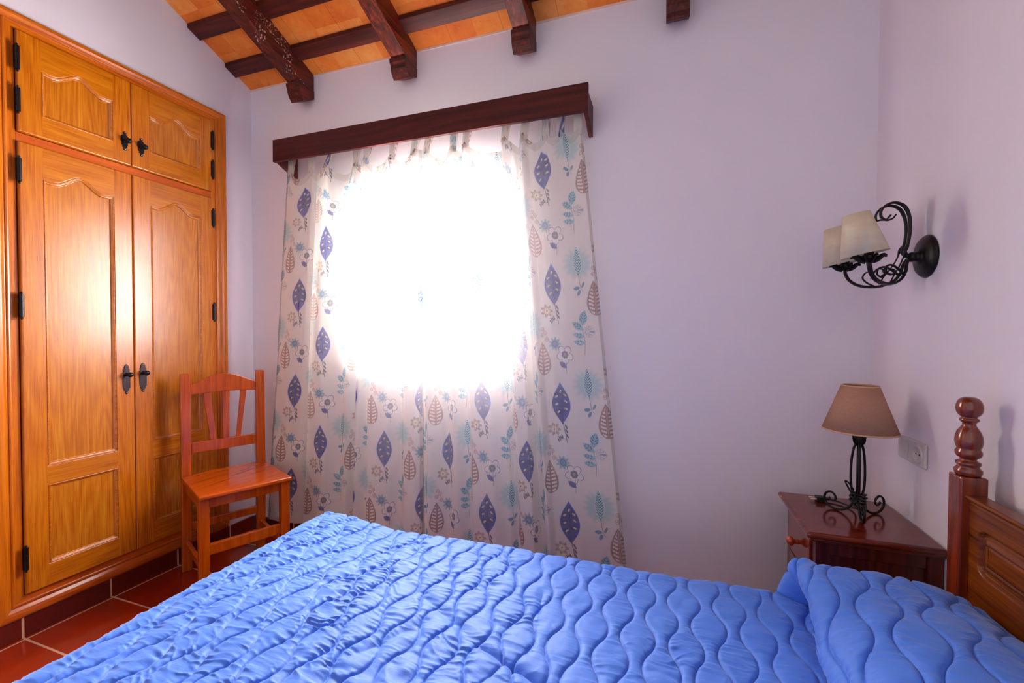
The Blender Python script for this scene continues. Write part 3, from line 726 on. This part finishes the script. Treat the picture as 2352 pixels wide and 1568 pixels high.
# a few long soft creases
def crease_line(x0, y0, x1, y1, w, d):
    ex, ey = x1-x0, y1-y0; t = np.clip(((U-x0)*ex+(V-y0)*ey)/(ex*ex+ey*ey), 0, 1); r = np.hypot(U-x0-t*ex, V-y0-t*ey)
    B[..., 2] -= d*np.exp(-(r/w)**2)*np.sin(PI*np.clip(t*.9+.05, 0, 1))
crease_line(-.42, .90, -.10, .78, .012, .012); crease_line(-.62, 1.02, -.40, .90, .016, .008); crease_line(-.66, .72, -.52, .95, .014, .006)
crease_line(-.30, 1.12, -.28, .96, .008, .005)
crease_line(.33, 1.30, .33, .3, .03, .012)
hq, best = puff(U, V)
P = B+normals(B)*hq[..., None]
P[..., 2] = np.maximum(P[..., 2], .02)
Q = bpy.data.objects.new('quilt', None); C.objects.link(Q); Q.location = (-.25, .62, .5)
Q['label'] = 'periwinkle blue quilted bedspread with wavy stitching covering the bed'; Q['category'] = 'bedspread'
grid('spread', P, 'quilt', Q)
# the length turned up over the pillow: profile (x, z) along the cloth, then blended towards its far end
us2 = np.arange(0, .62, .0021); vs2 = np.concatenate([np.arange(-.28, .36, .010), np.arange(.36, 1.325, .0021)])
def profile(pts, s):
    p = smooth_path([(x, 0, z) for x, z in pts], 16); X_ = np.array([q.x for q in p]); Z_ = np.array([q.z for q in p])
    L = np.concatenate([[0], np.cumsum(np.hypot(np.diff(X_), np.diff(Z_)))]); s_ = s/s.max()*L[-1]
    return np.interp(s_, L, X_), np.interp(s_, L, Z_)
near = [(.420, .492), (.380, .496), (.345, .503), (.322, .513), (.308, .530), (.316, .556), (.345, .590), (.400, .618), (.470, .634), (.550, .636), (.610, .622), (.645, .600), (.652, .575)]
mid = [(.420, .500), (.400, .506), (.372, .522), (.345, .545), (.327, .572), (.328, .596), (.352, .612), (.410, .618), (.480, .622), (.550, .618), (.610, .604), (.645, .588), (.652, .565)]
far = [(.285, .505), (.292, .512), (.302, .530), (.310, .556), (.318, .582), (.330, .600), (.352, .608), (.400, .612), (.470, .612), (.545, .606), (.610, .594), (.645, .578), (.652, .556)]
xn, zn = profile(near, us2); xm_, zm_ = profile(mid, us2); xf_, zf = profile(far, us2)
U2, V2 = np.meshgrid(us2, vs2); wt = sstep(1.02, 1.22, V2); w3 = sstep(1.255, 1.315, V2)
X2 = xn[None]*(1-wt)+xm_[None]*wt; Z2 = zn[None]*(1-wt)+zm_[None]*wt
X2 = X2*(1-w3)+xf_[None]*w3; Z2 = Z2*(1-w3)+zf[None]*w3+.006
X2 = X2-.004*np.sin(V2*9)*np.exp(-((U2-.06)/.08)**2)
Z2 += .010*vnoise(V2*4+U2*3, U2*5, 51)*sstep(.06, .2, U2)*(1-wt)
endw = sstep(1.245, 1.325, V2); Z2 -= (.055*endw**2)*sstep(.12, .35, U2)          # rolls down at the pillow end
Y2 = V2+.0*U2-.03*(U2/.62)*sstep(.9, 1.3, V2)
B2 = np.stack([X2, Y2, Z2], -1)
# quilting lines run obliquely here
a_ = .30
hu = U2*math.cos(a_)-V2*math.sin(a_); hv = U2*math.sin(a_)+V2*math.cos(a_)
h2, _ = puff(hu*.82+.02, hv*.82, 1.15)
P2 = B2+normals(B2)*h2[..., None]
P2[..., 0] = np.minimum(P2[..., 0], .662)
grid('pillow_turnover', P2, 'quilt', Q)
# hanging end of the turnover at the far side, closing the pillow end
vv = np.linspace(0, 1, 60)[:, None]; us3 = us2[us2 > .05]; i0 = len(us2)-len(us3)
top_edge = P2[-1, i0:, :]
E_ = np.repeat(top_edge[None], 60, 0).copy()
fall = vv*.16
E_[..., 1] += .012*np.sin(np.clip(vv*3, 0, PI/2))+.004*np.sin(us3[None]*60)*vv
E_[..., 2] -= fall+0*us3[None]
E_[..., 2] = np.maximum(E_[..., 2], .40)
E_[..., 0] += (.045*vv**.8)*np.exp(-((us3[None]-.06)/.05)**2)
grid('turnover_side', E_, 'quilt', Q)

# ================================================================ nightstand
Ns = empty('nightstand', (.57, 1.69, 0), 'small dark red-brown nightstand in the corner beside the headboard', 'nightstand')
x0, x1, y0, y1, zt = .404, .736, 1.508, 1.872, .607
bm = bm_new(); box(bm, (x0, y0, .588), (x1, y1, zt)); fin(bm, 'top', 'night', Ns, bevel=.008, seg=3)
bm = bm_new(); box(bm, (x0+.012, y0+.012, .576), (x1, y1-.012, .588)); fin(bm, 'top_moulding', 'night', Ns, bevel=.004)
bx0, by0, by1 = .432, 1.532, 1.848
bm = bm_new()
for (a, b) in ((bx0, by0), (bx0, by1-.035), (x1-.035, by0), (x1-.035, by1-.035)): box(bm, (a, b, 0), (a+.035, b+.035, .576))
for y in (by0+.006, by1-.021): box(bm, (bx0+.035, y, .08), (x1-.035, y+.015, .12)); box(bm, (bx0+.035, y, .535), (x1-.035, y+.015, .576))
box(bm, (x1-.02, by0+.035, .08), (x1-.008, by1-.035, .576)); box(bm, (bx0+.01, by0+.035, .08), (x1-.02, by1-.035, .095))
fin(bm, 'body_frame', 'night_side', Ns, bevel=.002)
for y in (by0+.012, by1-.018):
    bm = bm_new(); box(bm, (bx0+.035, y, .12), (x1-.035, y+.006, .535)); fin(bm, 'side_panel', 'night_side', Ns)
bm = bm_new(); box(bm, (bx0-.006, by0+.037, .435), (bx0+.016, by1-.037, .565)); dr = fin(bm, 'drawer', 'night', Ns, bevel=.004)
bm = bm_new(); box(bm, (bx0-.002, by0+.037, .10), (bx0+.016, by1-.037, .425)); dd = fin(bm, 'door', 'night', Ns, bevel=.004)
for par, z, y in ((dr, .500, 1.69), (dd, .40, 1.60)):
    bm = bm_new(); lathe(bm, [(.008, 0), (.0065, .006), (.007, .012), (.0135, .017), (.0158, .023), (.0135, .030), (.007, .0345), (.001, .0355)], (bx0-.005, y, z), 20, Vector((-1, 0, 0)))
    fin(bm, 'knob', 'knob', par, smooth=True)

# ================================================================ table lamp
LX, LY = .594, 1.70
Lp = empty('table_lamp', (LX, LY, .607), 'wrought iron table lamp with brown linen shade on the nightstand', 'lamp')
bm = bm_new()
def ring(bm, r0, r1, z0, z1, th, c, seg=48, tilt=None):
    """open truncated cone shell"""
    V_ = []
    for (r, z) in ((r0, z0), (r1, z1), (r1-th, z1), (r0-th, z0)):
        V_.append([Vector((r*math.cos(2*PI*i/seg), r*math.sin(2*PI*i/seg), z)) for i in range(seg)])
    tm = Matrix.Translation(c) @ (tilt if tilt else Matrix.Identity(4))
    R_ = [[bm.verts.new(tm @ p) for p in r] for r in V_]
    for a in range(4):
        b = (a+1) % 4
        for i in range(seg): bm.faces.new([R_[a][i], R_[a][(i+1) % seg], R_[b][(i+1) % seg], R_[b][i]])
ring(bm, .1005, .0495, .884, 1.030, .0015, (LX, LY, 0)); ls = fin(bm, 'lamp_shade', 'shade_linen', Lp, smooth=True)
bm = bm_new(); ring(bm, .0503, .0498, 1.026, 1.0315, .0022, (LX, LY, 0)); fin(bm, 'shade_binding', 'shade_rim', ls, smooth=True)
bm = bm_new(); ring(bm, .1012, .1000, .8835, .888, .0022, (LX, LY, 0)); fin(bm, 'shade_binding', 'shade_rim', ls, smooth=True)
bm = bm_new()
for k in range(3):
    a = 2*PI*k/3; tube(bm, [(LX, LY, 1.018), (LX+.048*math.cos(a), LY+.048*math.sin(a), 1.024)], .0012, 6, 1)
tube(bm, [(LX, LY, .88), (LX, LY, 1.02)], .0022, 8, 1); fin(bm, 'shade_carrier', 'iron', Lp)
bm = bm_new(); lathe(bm, [(.005, .842), (.012, .846), (.014, .856), (.013, .870), (.016, .874), (.016, .905), (.013, .915), (.008, .918)], (LX, LY, 0), 20)
for k in range(6):
    a = 2*PI*k/6+.2; c, s_ = math.cos(a), math.sin(a)
    tube(bm, [(LX+.006*c, LY+.006*s_, .838), (LX+.015*c, LY+.015*s_, .850), (LX+.019*c, LY+.019*s_, .868), (LX+.024*c, LY+.024*s_, .872)], lambda t: .0045*(1-t*.75), 6, 5, .4)
fin(bm, 'socket_cup', 'iron', Lp)
bm = bm_new(); tube(bm, [(LX, LY, .655), (LX, LY, .846)], .0062, 10, 1)
for k, a in enumerate((.35, 2.5, 4.5)):
    c, s_ = math.cos(a), math.sin(a)
    tube(bm, [(LX+r*c, LY+r*s_, z) for r, z in ((.007, .656), (.012, .672), (.019, .70), (.021, .74), (.019, .79), (.014, .825), (.009, .838), (.013, .846))], .0036, 8, 6)
fin(bm, 'stem', 'iron', Lp, smooth=True)
for k, a in enumerate((.55, 2.55, 4.55)):
    c, s_ = math.cos(a), math.sin(a); bm = bm_new()
    pts = [(.004, .664), (.014, .650), (.030, .628), (.052, .614), (.074, .6115), (.094, .620), (.105, .638), (.102, .658), (.088, .668), (.074, .662), (.069, .648), (.076, .638), (.086, .641), (.090, .649)]
    kk = .88 if k else 1.0
    tube(bm, [(LX+r*kk*c, LY+r*kk*s_, .6105+(z-.6110)*(.95)) for r, z in pts], lambda t: .0042*(1-.25*t), 8, 6); fin(bm, 'scroll_foot', 'iron', Lp, smooth=True)
bm = bm_new()
cp_ = []
for i in range(90):
    t = i/89; a = t*2*PI*6; r = .016+.007*math.sin(i*1.7)+.004*math.sin(i*.6); cp_.append((LX+r*math.cos(a), LY+r*math.sin(a), .652+.026*t+.006*math.sin(i*2.3)))
tube(bm, cp_, .0032, 6, 3)
tube(bm, [(LX-.012, LY, .668), (LX-.028, LY+.004, .700), (LX-.034, LY+.004, .716), (LX-.026, LY+.002, .712), (LX-.012, LY, .690)], .0026, 6, 6)
tube(bm, [(.553, 1.815, .6145), (.575, 1.800, .6135), (.595, 1.77, .6135), (.60, 1.735, .620), (.590, 1.712, .645)], .0030, 6, 6)
tube(bm, [(LX+.01, LY-.014, .66), (LX+.012, LY-.026, .640), (LX-.004, LY-.028, .634), (LX-.02, LY-.02, .650)], .0032, 6, 6)
cd = fin(bm, 'cord', 'black', Lp, smooth=True)
bm = bm_new(); pa, pb = Vector((.553, 1.815, .6150)), Vector((.513, 1.8065, .6165)); ax = (pb-pa).normalized()
lathe(bm, [(.0035, 0), (.0045, .006), (.0055, .012), (.0085, .022), (.0090, .040), (.0075, .042)], pa, 16, ax)
box(bm, (.507, 1.793, .6082), (.531, 1.819, .6245)); pg = fin(bm, 'plug', 'black', cd, bevel=.0015)
bm = bm_new()
for dy in (-.0085, .0085): tube(bm, [(.508, 1.806+dy, .6165), (.489, 1.8045+dy, .6165)], .0022, 8, 1)
fin(bm, 'plug_pin', 'pin', cd)

# ================================================================ double wall socket
So = empty('wall_socket', (XR, 1.703, .83), 'double cream wall socket above the nightstand on the right wall', 'socket')
bm = bm_new(); box(bm, (XR-.009, 1.624, .7935), (XR-.0005, 1.783, .8665)); fin(bm, 'cover_plate', 'socket', So, bevel=.004, seg=3)
bm = bm_new(); box(bm, (XR-.012, 1.716, .803), (XR-.009, 1.774, .857)); fin(bm, 'blank_cover', 'socket', So, bevel=.0012)
bm = bm_new(); c = (XR-.009, 1.661, .830)
lathe(bm, [(.0275, 0), (.0275, .0035), (.0255, .0045), (.0205, .0045), (.0195, .0035), (.0190, .0005), (.001, .0003)], c, 32, Vector((-1, 0, 0)), cap=False); fin(bm, 'socket_insert', 'socket', So, smooth=True)
bm = bm_new()
for dy in (-.0095, .0095): lathe(bm, [(.0026, 0), (.0026, .0006)], (XR-.0097, 1.661+dy, .830), 10, Vector((-1, 0, 0)))
fin(bm, 'contact_hole', 'black', So)

# ================================================================ wall sconce
SY, SZ = 1.652, 1.428
Sc = empty('wall_sconce', (XR, SY, SZ), 'black wrought iron two-arm wall lamp with cream shades above the nightstand', 'lamp')
bm = bm_new()
lathe(bm, [(.062, 0), (.0635, .002), (.062, .006), (.056, .012), (.044, .017), (.028, .021), (.016, .024), (.013, .032), (.0155, .038), (.012, .045), (.004, .048)], (XR-.0005, SY, SZ), 40, Vector((-1, 0, 0)))
fin(bm, 'wall_plate', 'iron', Sc, smooth=True)
def sp(p, y, z): return (XR-p, y, z)
tilt = Matrix.Rotation(-math.radians(11), 4, 'Y')
for sgn in (-1, 1):
    yy = lambda t: SY+sgn*(.006+.084*t)
    arm = bm_new()
    # upper scroll, going up from the boss and curling away from the wall
    up_pts = [(.046, 0, SZ), (.056, 0, 1.445), (.049, 0, 1.475), (.046, 0, 1.515), (.050, 0, 1.553), (.062, 0, 1.580), (.084, 0, 1.593), (.106, 0, 1.588), (.120, 0, 1.570), (.119, 0, 1.551), (.106, 0, 1.541),
              (.092, 0, 1.545), (.084, 0, 1.556)]
    if sgn > 0: up_pts = [(p+.004, 0, z-(.004 if i > 3 else 0)) for i, (p, _, z) in enumerate(up_pts[:-3])]+[(.112, 0, 1.548), (.098, 0, 1.548), (.086, 0, 1.562)]
    tube(arm, [sp(p, SY+sgn*(.005+.010*i/len(up_pts)), z) for i, (p, _, z) in enumerate(up_pts)], lambda t: .0088*(1-.55*abs(t-.4)*1.4), 8, 6, .45, up=(0, 1, 0))
    lo = [(.046, 0, SZ-.004, 0), (.055, 0, 1.405, .06), (.058, 0, 1.385, .10), (.070, 0, 1.362, .18), (.092, 0, 1.348, .32), (.118, 0, 1.345, .50), (.146, 0, 1.352, .72), (.166, 0, 1.370, .90), (.175, 0, 1.392, 1), (.177, 0, 1.406, 1)]
    tube(arm, [sp(p, yy(t), z) for p, _, z, t in lo], .0066, 8, 6, .6, up=(0, 1, 0))
    # small inner scrolls
    tube(arm, [sp(p, yy(t), z) for p, z, t in ((.060, 1.372, .1), (.078, 1.392, .15), (.098, 1.404, .2), (.112, 1.396, .25), (.110, 1.380, .28), (.098, 1.374, .3), (.090, 1.384, .3), (.097, 1.392, .3))], lambda t: .0062*(1-.5*t), 8, 6, .6, up=(0, 1, 0))
    tube(arm, [sp(p, yy(t), z) for p, z, t in ((.112, 1.346, .45), (.134, 1.358, .42), (.146, 1.374, .40), (.138, 1.390, .38), (.124, 1.390, .36), (.118, 1.378, .36), (.126, 1.370, .36))], lambda t: .0045*(1-.4*t), 8, 6, .6, up=(0, 1, 0))
    # twisted link between plate and arm
    tube(arm, [sp(.050, SY+sgn*.012, 1.474), sp(.060, SY+sgn*.018, 1.450), sp(.066, SY+sgn*.02, 1.428), sp(.076, SY+sgn*.026, 1.404), sp(.092, SY+sgn*.034, 1.376), sp(.104, yy(.4), 1.352)],
         lambda t: .0032+.0052*max(0, math.sin(t*3*PI))**2*(t < .70), 8, 8, .6, up=(0, 1, 0))
    am = fin(arm, 'arm', 'iron', Sc, smooth=True)
    # leaf cup
    bm = bm_new(); cx, cy, cz = XR-.177, SY+sgn*.090, 1.404
    lathe(bm, [(.004, 0), (.012, .004), (.018, .012), (.019, .020), (.016, .022), (.012, .024), (.012, .050), (.010, .052)], (cx, cy, cz), 20)
    for k in range(9):
        a = 2*PI*k/9; c, s_ = math.cos(a), math.sin(a)
        tube(bm, [(cx+.010*c, cy+.010*s_, cz+.006), (cx+.022*c, cy+.022*s_, cz+.010), (cx+.034*c, cy+.034*s_, cz+.019), (cx+.044*c, cy+.044*s_, cz+.016)], lambda t: .0078*(1-t)**.6+.0008, 6, 5, .25, up=(0, 0, 1))
    fin(bm, 'leaf_cup', 'iron', am)
    bm = bm_new(); sh = (cx-.010, cy, 1.428)
    if sgn > 0: sh = (cx-.004, cy, 1.428)
    ring(bm, .0585, .0335, 0, .122, .0012, sh, 44, tilt)
    fin(bm, 'lamp_shade', 'shade_cream', am, smooth=True)
    bm = bm_new(); tm = Matrix.Translation(sh) @ tilt
    for k in range(3):
        a = 2*PI*k/3+.5; tube(bm, [tm @ Vector((0, 0, .085)), tm @ Vector((.038*math.cos(a), .038*math.sin(a), .088))], .001, 5, 1)
    tube(bm, [(cx, cy, cz+.045), tm @ Vector((0, 0, .086))], .006, 8, 1); fin(bm, 'bulb_holder', 'iron', am)

# ================================================================ light
w = bpy.data.worlds.new('world'); bpy.context.scene.world = w; w.use_nodes = True
nt = w.node_tree; bg = nt.nodes['Background']; bg.inputs[0].default_value = (.96, .985, 1, 1); bg.inputs[1].default_value = .50
def area(name, loc, rot, sx, sy, power, col=(1, 1, 1)):
    l = bpy.data.lights.new(name, 'AREA'); l.shape = 'RECTANGLE'; l.size = sx; l.size_y = sy; l.energy = power; l.color = col
    o = bpy.data.objects.new(name, l); C.objects.link(o); o.location = loc; o.rotation_euler = rot; return o
area('window_daylight', (-1.155, YW+.36, 1.46), (-PI/2, 0, 0), .46, .46, 275, (1, .99, .97))

vs_ = bpy.context.scene.view_settings
bpy.context.scene.display_settings.display_device = 'sRGB'
vs_.view_transform = 'Standard'; vs_.look = 'None'; vs_.gamma = 1; vs_.use_curve_mapping = False; vs_.exposure = 0.85
cy = bpy.context.scene.cycles
cy.max_bounces = 9; cy.diffuse_bounces = 5; cy.transmission_bounces = 6; cy.transparent_max_bounces = 12; cy.caustics_reflective = False; cy.sample_clamp_indirect = 6
